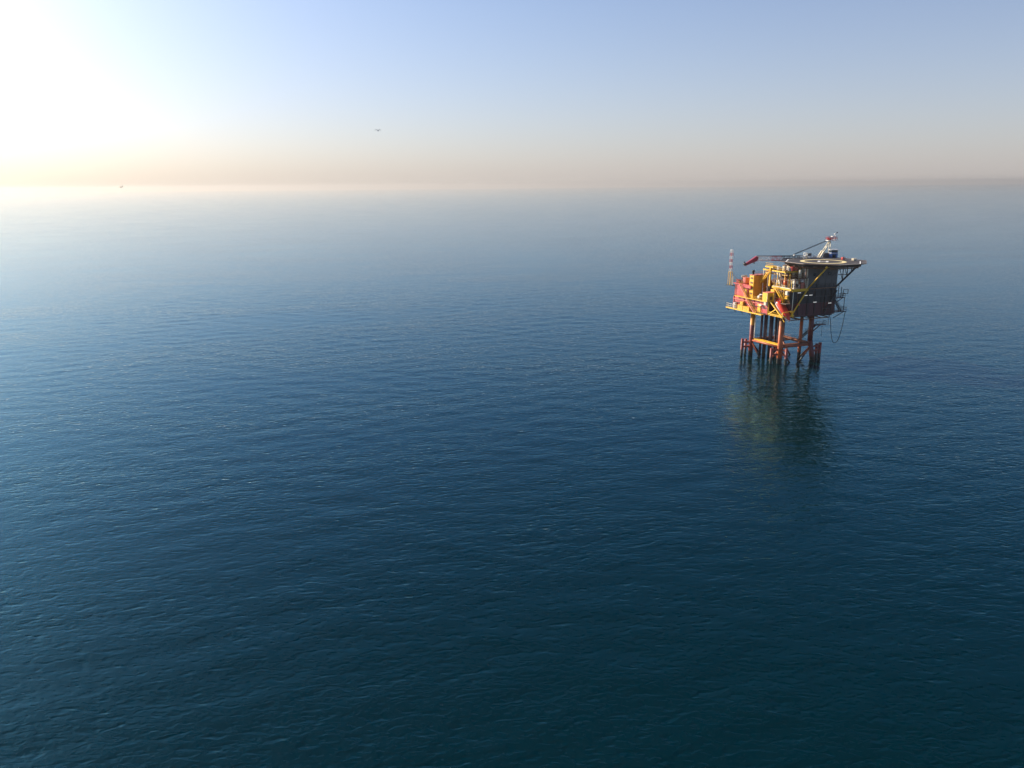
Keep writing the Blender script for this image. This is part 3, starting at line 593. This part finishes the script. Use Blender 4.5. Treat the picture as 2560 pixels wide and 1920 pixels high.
# boom: four chords and lacing
def boom(p, q, w, h0, h1, mt, name, n):
    """lattice length from p to q (points on the top centre line), depth h0 to h1"""
    b = MB(); tops = [p.lerp(q, i / n) for i in range(n + 1)]
    def pt(i, s, lowr): return tops[i] + pp * (w / 2 * s) - Vector((0, 0, lowr * (h0 + (h1 - h0) * i / n)))
    for s in (-1, 1):
        for lr in (0, 1): b.tube(pt(0, s, lr), pt(n, s, lr), .085, n=6)
    for i in range(n):
        for s in (-1, 1): b.tube(pt(i, s, i % 2), pt(i + 1, s, (i + 1) % 2), .05, n=4); b.tube(pt(i, s, 0), pt(i, s, 1), .045, n=4)
        for lr in (0, 1): b.tube(pt(i, -1, lr), pt(i + 1, 1, lr), .045, n=4)
    return b.build(name, mt, CR)
P0 = F + Vector((0, 0, .35)); P1 = P0.lerp(K, .33); P2 = P0.lerp(K, .62); P3 = P0.lerp(K, .78)
boom(P0, P1, 1.3, .5, 1.3, M['white'], 'boom_section', 8); boom(P1, P2, 1.3, 1.3, 1.35, M['grey'], 'boom_section', 7); boom(P2, P3, 1.3, 1.35, 1.3, M['red'], 'boom_section', 4); boom(P3, K, 1.3, 1.3, 1.3, M['white'], 'boom_section', 5)
MB().obox(P1.lerp(P0, .2) + Vector((0, 0, .12)), K + Vector((0, 0, .12)), .3, .12).build('boom_walkway', M['black'], CR)
tip = K + bd * 3.6 + Vector((0, 0, -2.2)); tb = MB()
sec = [(K - bd * .3, 1.25, 1.5), (K + bd * .2, 1.25, 1.5), (K.lerp(tip, .55), .9, 1.0), (tip, .7, .75)]
rings = [[tb.bm.verts.new(c + pp * (w / 2 * i) - Vector((0, 0, h * j))) for i, j in ((-1, 0), (1, 0), (1, 1), (-1, 1))] for c, w, h in sec]
for a, b in zip(rings[:-1], rings[1:]):
    for i in range(4): tb.bm.faces.new((a[i], a[(i + 1) % 4], b[(i + 1) % 4], b[i]))
tb.bm.faces.new(rings[0]); tb.bm.faces.new(rings[-1][::-1])
M['crimson'] = paint('crimson_paint', (.26, .018, .045), .45, .1)
bt = tb.build('boom_tip', M['crimson'], CR, 'dark red drooping boom tip')
hs_ = MB(); hs_.tube(tip - pp * .45 + Vector((0, 0, -.2)), tip + pp * .45 + Vector((0, 0, -.2)), .42, n=12); hs_.obox(tip + Vector((0, 0, .1)), tip + bd * .3 + Vector((0, 0, .7)), .3, .2); hs_.build('tip_sheave', M['dark'], bt)
hb = MB(); hb.tube(K + bd * .7 + Vector((0, 0, -1.2)), K + bd * .7 + Vector((0, 0, -2.3)), .16, n=8); hb.build('hook_block', M['black'], CR)
J = P0.lerp(K, .42); jp = MB(); jp.obox(J, J + Vector((0, 0, .5)) - bd * .5, .5, .3); jp.build('pendant_bracket', M['white'], CR)
for s in (-1, 1): MB().tube(J + Vector((0, 0, .45)) + pp * (.35 * s), T + pp * (.45 * s) + bd * .8 + Vector((0, 0, .2)), .075, n=5).build('pendant_cable', M['dark'], CR)

# ================================================================== free-fall lifeboat
LB0 = Vector((-6.5, -4.6, 18.9)); LB1 = Vector((-6.5, -10.4, 13.6)); ld = (LB1 - LB0).normalized(); lx = Vector((1, 0, 0)); ln = lx.cross(ld); ln = ln if ln.z > 0 else -ln
LB = thing('lifeboat', 'orange red enclosed lifeboat tilted nose down on its yellow launch ramp', 'lifeboat', tuple(LB0 - ln * 1.2))
def loft(prof, a0, a1, mt, name, parent, n=12):
    b = MB(); L = (LB1 - LB0).length; rs = []
    for t, w, up, dn in prof:
        r = []
        for i in range(n + 1):
            a = rad(a0 + (a1 - a0) * i / n); h = (up if math.sin(a) > 0 else dn) * math.sin(a)
            r.append(b.bm.verts.new(LB0 + ld * (t * L) + lx * (1.12 * w * math.copysign(abs(math.cos(a)) ** .7, math.cos(a))) + ln * h))
        rs.append(r)
    for p, q in zip(rs[:-1], rs[1:]):
        for i in range(n): f = b.bm.faces.new((p[i], p[i + 1], q[i + 1], q[i])); f.smooth = True
    return b.build(name, mt, parent)
prof = [(0, .75, .55, .5), (.04, 1.0, .95, .8), (.2, 1.18, 1.3, 1.0), (.5, 1.22, 1.15, 1.05), (.75, 1.0, .9, .95), (.92, .55, .5, .6), (1.0, .06, .08, .12)]
hull = loft(prof, 180, 360, M['red'], 'hull', LB); loft(prof, 0, 180, M['boat'], 'canopy', LB)
MB().slab([LB0 + lx * .95 + ln * .9, LB0 + lx * -.95 + ln * .9, LB0 - lx * .85 - ln * .75, LB0 + lx * .85 - ln * .75], .08).build('stern', M['boat'], LB)
for s in (-1, 1):
    st = MB(); pts = [LB0 + ld * (t * (LB1 - LB0).length) + lx * (s * (1.12 * w + .04)) for t, w, *_ in prof]
    for a, b in zip(pts[:-1], pts[1:]): st.obox(a, b, .09, .28, ln)
    st.build('fender_strip', M['white'], LB)
ck = MB(); c0 = LB0 + ld * .9 + ln * 1.25; ck.obox(c0 - ld * .6, c0 + ld * .6, 1.2, .7, ln); co = ck.build('wheelhouse', M['boat'], LB)
MB().obox(c0 + ld * .58, c0 + ld * .66, .9, .4, ln).build('window', M['glass'], co)
for s in (-1, 1): MB().obox(LB0 + ld * .3 - ln * 1.05 + lx * (.8 * s), LB1 - ld * .6 - ln * 1.1 + lx * (.8 * s), .18, .18, ln).build('skid_rail', M['yellow'], LB)

# ================================================================== lattice mast
MS = thing('lattice_mast', 'red and white banded lattice mast on yellow base at the corner ledge', 'mast', (-9.1, 15.1, 21.5))
def mast_part(z0, z1, w, r, mt, name):
    b = MB(); c = [(-9.1 + i * w / 2, 15.1 + j * w / 2) for i, j in ((-1, -1), (1, -1), (1, 1), (-1, 1))]
    for i in range(4):
        b.tube((*c[i], z0), (*c[i], z1), r, n=6); j = (i + 1) % 4
        b.tube((*c[i], z1), (*c[j], z1), r * .6, n=4)
    return b.build(name, mt, MS)
mast_part(21.5, 25.6, .85, .085, M['yellow'], 'base_frame')
zz = 25.6
for i in range(7): mast_part(zz, zz + .98, .62, .072, M['white'] if i % 2 == 0 else M['red'], 'mast_section'); zz += .98
MB().tube((-9.1, 14.6, 25.4), (-8.4, 10.6, 22.5), .06, n=5).build('guy_rope', M['brown'], MS)
MB().tube((-8.7, 14.2, 21.5), (-8.7, 14.2, 24.2), .10, n=6).build('side_post', M['cream'], MS)

# ================================================================== hanging hose
hp = []
for i in range(25):
    t = i / 24; x = 9.9 + 5.9 * t; s = 2 * t - 1; sag = 14.4 - 9.3 * (1 - abs(s) ** 2.6); hp.append((x, -9.0 + .3 * t, sag + .5 * t))
hp[0] = (9.4, -9.0, 14.4); hp[-1] = (15.8, -8.7, 14.9)
hbm = MB().path(hp, .085, 8); ho = hbm.build('bunkering_hose', M['black'], base=(9.4, -9.0, 14.4)); tag(ho, 'black hose hanging in a long loop below the right side of the platform', 'hose')

# ================================================================== things on the decks
def crate(name, label, cat, u0, u1, v0, v1, z0, z1, mt, lidm=None, group=None, ribs=2, front='u'):
    """steel cabinet: bevelled body, lid, ribs and two skids"""
    t = thing(name, label, cat, ((u0 + u1) / 2, (v0 + v1) / 2, z0), group)
    MB().box(u0, u1, v0, v1, z0 + .1, z1 - .08, .04).build('body', mt, t)
    MB().box(u0 - .05, u1 + .05, v0 - .05, v1 + .05, z1 - .08, z1).build('lid', lidm or mt, t)
    for k in (.2, .8): MB().box(u0 + .02, u1 - .02, v0 + (v1 - v0) * k - .08, v0 + (v1 - v0) * k + .08, z0 - .01, z0 + .12).build('skid', M['dark'], t)
    for i in range(ribs):
        v = v0 + (v1 - v0) * (i + 1) / (ribs + 1); MB().box(u0 - .05, u0 + .01, v - .06, v + .06, z0 + .15, z1 - .12).build('rib', lidm or mt, t)
    return t
crate('equipment_locker', 'tall yellow locker on the lower outer walkway with a square block on top', 'locker', -9.45, -8.6, 7.6, 10.1, 14.36, 15.9, M['yellow'])
crate('equipment_locker', 'long low yellow locker beside the taller one on the outer walkway', 'locker', -9.45, -8.6, 4.5, 7.3, 14.36, 15.8, M['yellow'], ribs=4)
crate('equipment_locker', 'small yellow block standing on top of the tall walkway locker', 'locker', -9.4, -8.7, 7.7, 9.0, 15.9, 17.0, M['yellow'], ribs=1)
crate('white_cabinet', 'narrow white cabinet at the far end of the outer walkway', 'cabinet', -9.3, -8.65, 11.6, 12.5, 14.36, 16.2, M['white'])
def floodlight(label, c, s, mt=M['white']):
    t = thing('floodlight', label, 'floodlight', c, None); u, v, z = c
    MB().box(u - s * .35, u + s * .35, v - s * .5, v + s * .5, z, z + s, .05).build('housing', mt, t)
    MB().box(u - s * .38, u - s * .34, v - s * .4, v + s * .4, z + .1, z + s - .1).build('lens', M['cream'], t)
    MB().box(u + s * .2, u + s * .6, v - .06, v + .06, z + s * .3, z + s * .5).build('bracket', M['dark'], t); return t
floodlight('big square white floodlight on the front corner of the lower red wall', (-8.95, -2.5, 17.3), 1.05)
floodlight('white floodlight on the ochre wall under the main deck edge', (-5.95, -7.9, 20.9), 1.05)
crate('yellow_bin', 'yellow bin hanging on the ochre wall below the white floodlight', 'bin', -6.3, -5.62, -8.4, -7.4, 19.6, 20.6, M['yellow'])
crate('yellow_bin', 'bright yellow box beside the top of the steep yellow stair', 'bin', -6.6, -5.75, -3.0, -1.4, 20.8, 21.9, M['yellow'])
# pipes and machinery on the court
def machine(name, label, cat, base, mt, pieces):
    t = thing(name, label, cat, base)
    for nm, m_, fn in pieces:
        b = MB(); fn(b); b.build(nm, m_ or mt, t)
    return t
x0, y0, z0 = -7.2, 2.2, 18.5
machine('pump_skid', 'white pump skid with short pipes on the red court deck', 'pump', (x0, y0, z0), M['white'], [
    ('skid_base', M['dark'], lambda b: b.box(x0 - 1.2, x0 + 1.3, y0 - .7, y0 + .7, z0, z0 + .2)), ('pump_body', None, lambda b: b.tube((x0 - .9, y0, z0 + .7), (x0 + .1, y0, z0 + .7), .42, n=14)),
    ('motor', M['grey'], lambda b: b.tube((x0 + .2, y0, z0 + .7), (x0 + 1.1, y0, z0 + .7), .34, n=14)), ('pipe', None, lambda b: b.path([(x0 - .5, y0 - .2, z0 + .9), (x0 - .5, y0 - .2, z0 + 1.5), (x0 - .5, y0 - 1.6, z0 + 1.5), (x0 - .5, y0 - 1.6, z0)], .12))])
x1, y1 = -3.8, 2.6
machine('valve_skid', 'grey valve skid with hand wheels beside the white pump', 'valve', (x1, y1, 18.5), M['grey'], [
    ('skid_base', M['dark'], lambda b: b.box(x1 - 1.3, x1 + 1.3, y1 - .8, y1 + .8, 18.5, 18.7)), ('pipe', None, lambda b: b.path([(x1 - 1.2, y1, 18.7), (x1 - 1.2, y1, 19.6), (x1 + 1.2, y1, 19.6), (x1 + 1.2, y1, 18.7)], .18)),
    ('hand_wheel', M['red'], lambda b: b.tube((x1, y1 - .3, 19.95), (x1, y1 - .3, 20.02), .35, n=14)), ('spindle', M['dark'], lambda b: b.tube((x1, y1 - .3, 19.5), (x1, y1 - .3, 20.0), .06, n=6)),
    ('hand_wheel', M['red'], lambda b: b.tube((x1 + .8, y1 - .3, 19.95), (x1 + .8, y1 - .3, 20.02), .28, n=14))])
# roof of the red block
crate('red_cabinet', 'square salmon red cabinet on the red roof deck', 'cabinet', -8.0, -6.4, 8.9, 10.2, 22.4, 24.3, M['salmon'])
crate('red_cabinet', 'low dark red box next to the mast on the roof deck', 'cabinet', -8.4, -7.4, 11.6, 12.9, 22.4, 23.4, M['red'])
crate('red_cabinet', 'narrow dark red box between the mast and the salmon cabinet', 'cabinet', -7.6, -6.7, 10.6, 11.3, 22.4, 23.7, M['maroon'])
machine('air_tank', 'pale tank on legs standing on the roof deck', 'tank', (-6.2, 11.9, 22.4), M['cream'], [
    ('shell', None, lambda b: (b.tube((-6.9, 11.9, 24.3), (-5.5, 11.9, 24.3), .42, n=14), b.sphere((-6.9, 11.9, 24.3), .42), b.sphere((-5.5, 11.9, 24.3), .42))),
    ('saddle', M['dark'], lambda b: b.box(-6.8, -6.5, 11.6, 12.2, 22.4, 24.0)), ('saddle', M['dark'], lambda b: b.box(-5.9, -5.6, 11.6, 12.2, 22.4, 24.0))])
machine('exhaust_stack', 'short dark exhaust stack rising above the yellow enclosure', 'exhaust', (-7.6, 5.9, 25.58), M['black'], [
    ('pipe', None, lambda b: b.tube((-7.6, 5.9, 25.5), (-7.6, 5.9, 26.3), .28, n=12)), ('rain_cap', None, lambda b: b.tube((-7.6, 5.9, 26.2), (-7.6, 5.9, 26.9), .46, .40, n=12))])
# main deck equipment in front of the block
machine('air_handler', 'white cabinet with a large round black fan on the main deck', 'fan unit', (-3.6, -8.0, 22.62), M['cream'], [
    ('cabinet', None, lambda b: b.box(-4.3, -2.9, -8.6, -7.0, 22.62, 25.3, .05)), ('fan', M['black'], lambda b: b.tube((-3.6, -8.75, 23.6), (-3.6, -8.58, 23.6), .62, n=20)),
    ('fan', M['black'], lambda b: b.tube((-4.42, -7.8, 23.6), (-4.28, -7.8, 23.6), .62, n=20)), ('side_frame', M['white'], lambda b: b.box(-4.4, -4.3, -8.65, -8.45, 22.62, 25.4)), ('side_frame', M['white'], lambda b: b.box(-4.4, -4.3, -7.1, -6.95, 22.62, 25.4))])
t_ = thing('life_raft_canister', 'upright orange canister with pointed ends beside the fan cabinet', 'canister', (-5.2, -5.9, 22.62))
MB().tube((-5.2, -5.9, 23.5), (-5.2, -5.9, 25.0), .50, n=14).build('shell', M['orange'], t_); MB().tube((-5.2, -5.9, 25.0), (-5.2, -5.9, 25.7), .50, .2, n=14).build('cap', M['orange'], t_); MB().tube((-5.2, -5.9, 22.7), (-5.2, -5.9, 23.5), .2, .50, n=14).build('cradle', M['cream'], t_)
crate('fire_cabinet', 'faded red slanted fire cabinet at the front edge of the main deck', 'cabinet', -2.0, -.9, -9.0, -7.9, 22.62, 24.4, M['salmon'])
crate('fire_cabinet', 'small faded red box left of a pale junction box on the main deck', 'cabinet', -.7, -.1, -9.0, -8.2, 22.62, 24.0, M['salmon'])
crate('junction_box', 'pale junction box on posts above the faded red fire cabinet', 'box', -2.0, -1.2, -8.9, -8.2, 24.5, 25.3, M['white'])
for i, u in enumerate((-2.7, -2.35)):
    g = thing('gas_cylinder', ('thin white gas cylinder right next to the fan cabinet', 'thin white gas cylinder on the fire cabinet side of its twin')[i], 'cylinder', (u, -8.9, 22.62), 'white gas cylinders on the main deck')
    MB().tube((u, -8.9, 22.62), (u, -8.9, 23.9), .14, n=10).build('shell', M['white'], g); MB().tube((u, -8.9, 23.9), (u, -8.9, 24.15), .06, n=8).build('valve', M['dark'], g)
crate('tool_container', 'dark blue and white container on the main deck behind the stair', 'container', -5.3, -3.9, -2.6, -1.2, 22.7, 24.6, M['blue'], M['white'])
machine('separator_vessel', 'pale green tilted vessel beside the blue container', 'vessel', (-5.0, -3.3, 22.62), M['cream'], [
    ('shell', None, lambda b: (b.tube((-5.0, -3.7, 23.0), (-5.0, -2.9, 24.3), .42, n=14), b.sphere((-5.0, -2.9, 24.3), .42), b.sphere((-5.0, -3.7, 23.0), .42))), ('stand', M['dark'], lambda b: b.box(-5.2, -4.8, -3.7, -3.2, 22.6, 23.4))])
machine('hose_reel', 'round red hose reel next to the white mezzanine post', 'hose reel', (-5.0, 1.2, 22.4), M['red'], [
    ('drum', None, lambda b: b.tube((-5.3, 1.2, 23.6), (-4.7, 1.2, 23.6), .65, n=16)), ('frame', M['dark'], lambda b: (b.box(-5.4, -5.3, .7, 1.7, 18.5, 23.7), b.box(-4.7, -4.6, .7, 1.7, 18.5, 23.7)))])
for i, (v, r) in enumerate(((-6.9, .75), (-4.3, .8), (-1.6, .6))):
    g = thing('storage_tank', ('tall cream storage tank standing nearest the front of the gallery', 'wide cream storage tank in the middle of the gallery', 'slender cream storage tank at the back of the gallery')[i], 'tank', (-1.0 if i else -.95, v, 25.6))
    u = -1.0 if i else -.95; MB().tube((u, v, 25.6), (u, v, 27.7), min(r, .52), n=14).build('shell', M['cream'], g); MB().sphere((u, v, 27.7), min(r, .52), min(r, .52), .22).build('dome', M['white'], g)
# clutter on the mezzanine
rc = random.Random(3)
for i, (u, v, w, h, mt, lab) in enumerate(((-4.8, -1.9, .7, 1.2, 'white', 'white instrument box at the yellow end of the mezzanine rail'), (-4.9, -4.6, .8, 1.5, 'cream', 'tall cream instrument box at the front corner of the mezzanine'), (-3.4, -5.1, .7, 1.0, 'white', 'squat white instrument box on the front edge of the mezzanine'), (-2.2, -4.9, .9, 1.2, 'red', 'dark red instrument box on the mezzanine under the helideck rim'), (-1.0, -5.0, .8, .8, 'salmon', 'faded red instrument box tucked beside the helideck'), (-3.4, -3.0, .8, 1.6, 'brown', 'brown instrument box in the middle of the mezzanine'))):
    crate('instrument_box', lab, 'box', u - w / 2, u + w / 2, v - w / 2, v + w / 2, 27.45, 27.45 + h, M[mt], ribs=1)
# around the helideck
def monitor(label, u, v, group=None):
    t = thing('fire_monitor', label, 'fire monitor', (u, v, HZ), group)
    MB().box(u - .5, u + .5, v - .4, v + .4, HZ, HZ + .75, .05).build('cabinet', M['red'], t); MB().box(u - .08, u + .08, v - .42, v + .42, HZ + .02, HZ + .78).build('stripe', M['white'], t); MB().tube((u, v, HZ + .7), (u - .5, v - .4, HZ + 1.15), .09, n=8).build('nozzle', M['dark'], t)
monitor('red fire monitor box with white stripe on the far helideck rim', 17.3, -4.2)
crate('helideck_box', 'cream foam box at the right corner of the helideck', 'box', 17.0, 18.1, -8.8, -7.9, HZ, HZ + .75, M['cream'])
crate('helideck_box', 'grey equipment box behind the landing circle by the crane boom', 'box', 10.7, 11.6, 3.0, 3.8, HZ, HZ + .6, M['white'])
fr = thing('tool_rack', 'white open tool rack standing on the far rim beside the crane', 'rack', (10.4, 4.2, HZ - .1))
for u in (9.9, 10.9):
    for v in (3.9, 4.5): MB().obox((u, v, HZ - .15), (u, v, HZ + 1.7), .13, .13).build('post', M['white'], fr)
for z in (.8, 1.65): MB().box(9.85, 10.95, 3.85, 4.55, HZ + z, HZ + z + .12).build('shelf', M['white'], fr)
MB().box(11.0, 12.6, 4.1, 4.6, HZ - .15, HZ + 1.5).build('side_panel', M['grey'], fr)

# ================================================================== gulls
def gull(label, loc, yaw, bank, dihedral, mats):
    body, wing, tipm = mats
    t = bpy.data.objects.new('gull', None); COL.objects.link(t); t.location = loc; t.rotation_euler = (bank, 0, yaw); t.empty_display_size = .2
    BASE[t.name] = Vector((0, 0, 0)); tag(t, label, 'bird')
    b = MB(); pr = [(-.34, .015, -.01), (-.28, .05, 0), (-.12, .10, 0), (.06, .105, 0), (.17, .075, .015), (.22, .06, .03), (.27, .055, .035), (.32, .03, .03), (.37, .008, .02)]
    rs = [[b.bm.verts.new((x, r * math.cos(2 * math.pi * i / 10), dz + r * math.sin(2 * math.pi * i / 10))) for i in range(10)] for x, r, dz in pr]
    for p, q in zip(rs[:-1], rs[1:]):
        for i in range(10): f = b.bm.faces.new((p[i], p[(i + 1) % 10], q[(i + 1) % 10], q[i])); f.smooth = True
    b.bm.faces.new(rs[0][::-1]); b.bm.faces.new(rs[-1]); b.build('body', body, t)
    MB().slab([(-.30, -.03, 0), (-.30, .03, 0), (-.46, .10, .01), (-.48, 0, .01), (-.46, -.10, .01)], .012).build('tail', body, t)
    MB().tube((.36, 0, .02), (.43, 0, .0), .018, .004, n=6).build('bill', M['orange'], t)
    for s in (-1, 1):
        st = [(.06, .13, -.12, .02), (.30, .17, -.08, .02 + .30 * math.tan(dihedral)), (.48, .12, -.10, .02 + .30 * math.tan(dihedral) - .10), (.62, .02, -.12, .02 + .30 * math.tan(dihedral) - .24), (.72, -.13, -.16, .02 + .30 * math.tan(dihedral) - .36)]
        for k0, k1, nm, mt in ((0, 2, 'wing', wing), (2, 4, 'wing_tip', tipm)):
            w_ = MB()
            for (y0, f0, r0, z0), (y1, f1, r1, z1) in zip(st[k0:k1], st[k0 + 1:k1 + 1]):
                lo = [(f0, s * y0, z0 - .012), (r0, s * y0, z0 - .012), (r1, s * y1, z1 - .008), (f1, s * y1, z1 - .008)]; hi = [(f0, s * y0, z0 + .012), (r0, s * y0, z0 + .012), (r1, s * y1, z1 + .008), (f1, s * y1, z1 + .008)]
                L_ = [w_.bm.verts.new(p) for p in lo]; H_ = [w_.bm.verts.new(p) for p in hi]
                w_.bm.faces.new(L_[::-1]); w_.bm.faces.new(H_)
                for i in range(4): w_.bm.faces.new((L_[i], L_[(i + 1) % 4], H_[(i + 1) % 4], H_[i]))
            w_.build(nm, mt, t)
M['feather'] = paint('white_feather', (.72, .71, .69), .7, 0); M['wing'] = paint('grey_feather', (.25, .25, .26), .7, 0); M['wingtip'] = paint('black_feather', (.02, .02, .022), .7, 0); M['palewing'] = paint('pale_feather', (.5, .49, .47), .7, 0)
m, nt_, p_ = mat('translucent_feather'); tr = N(nt_, 'ShaderNodeBsdfTranslucent'); tr.inputs[0].default_value = (.85, .83, .78, 1); mxs = N(nt_, 'ShaderNodeMixShader'); mxs.inputs[0].default_value = .75
p_.inputs['Base Color'].default_value = (.8, .78, .74, 1); nt_.links.new(p_.outputs[0], mxs.inputs[1]); nt_.links.new(tr.outputs[0], mxs.inputs[2]); nt_.links.new(mxs.outputs[0], nt_.nodes['Material Output'].inputs[0]); M['thin'] = m
gull('gull with dark drooping wing tips gliding high above the horizon', Vector((0, 0, 52.7)) + 165 * Vector((-.1714, 1.0510, .0699)), rad(80), rad(4), rad(46), (M['feather'], M['wing'], M['wingtip']))
gull('pale gull flying low along the hazy horizon line', Vector((0, 0, 52.7)) + 165 * Vector((-.5061, 1.0333, .0017)), rad(60), rad(-14), rad(34), (M['thin'], M['thin'], M['thin']))
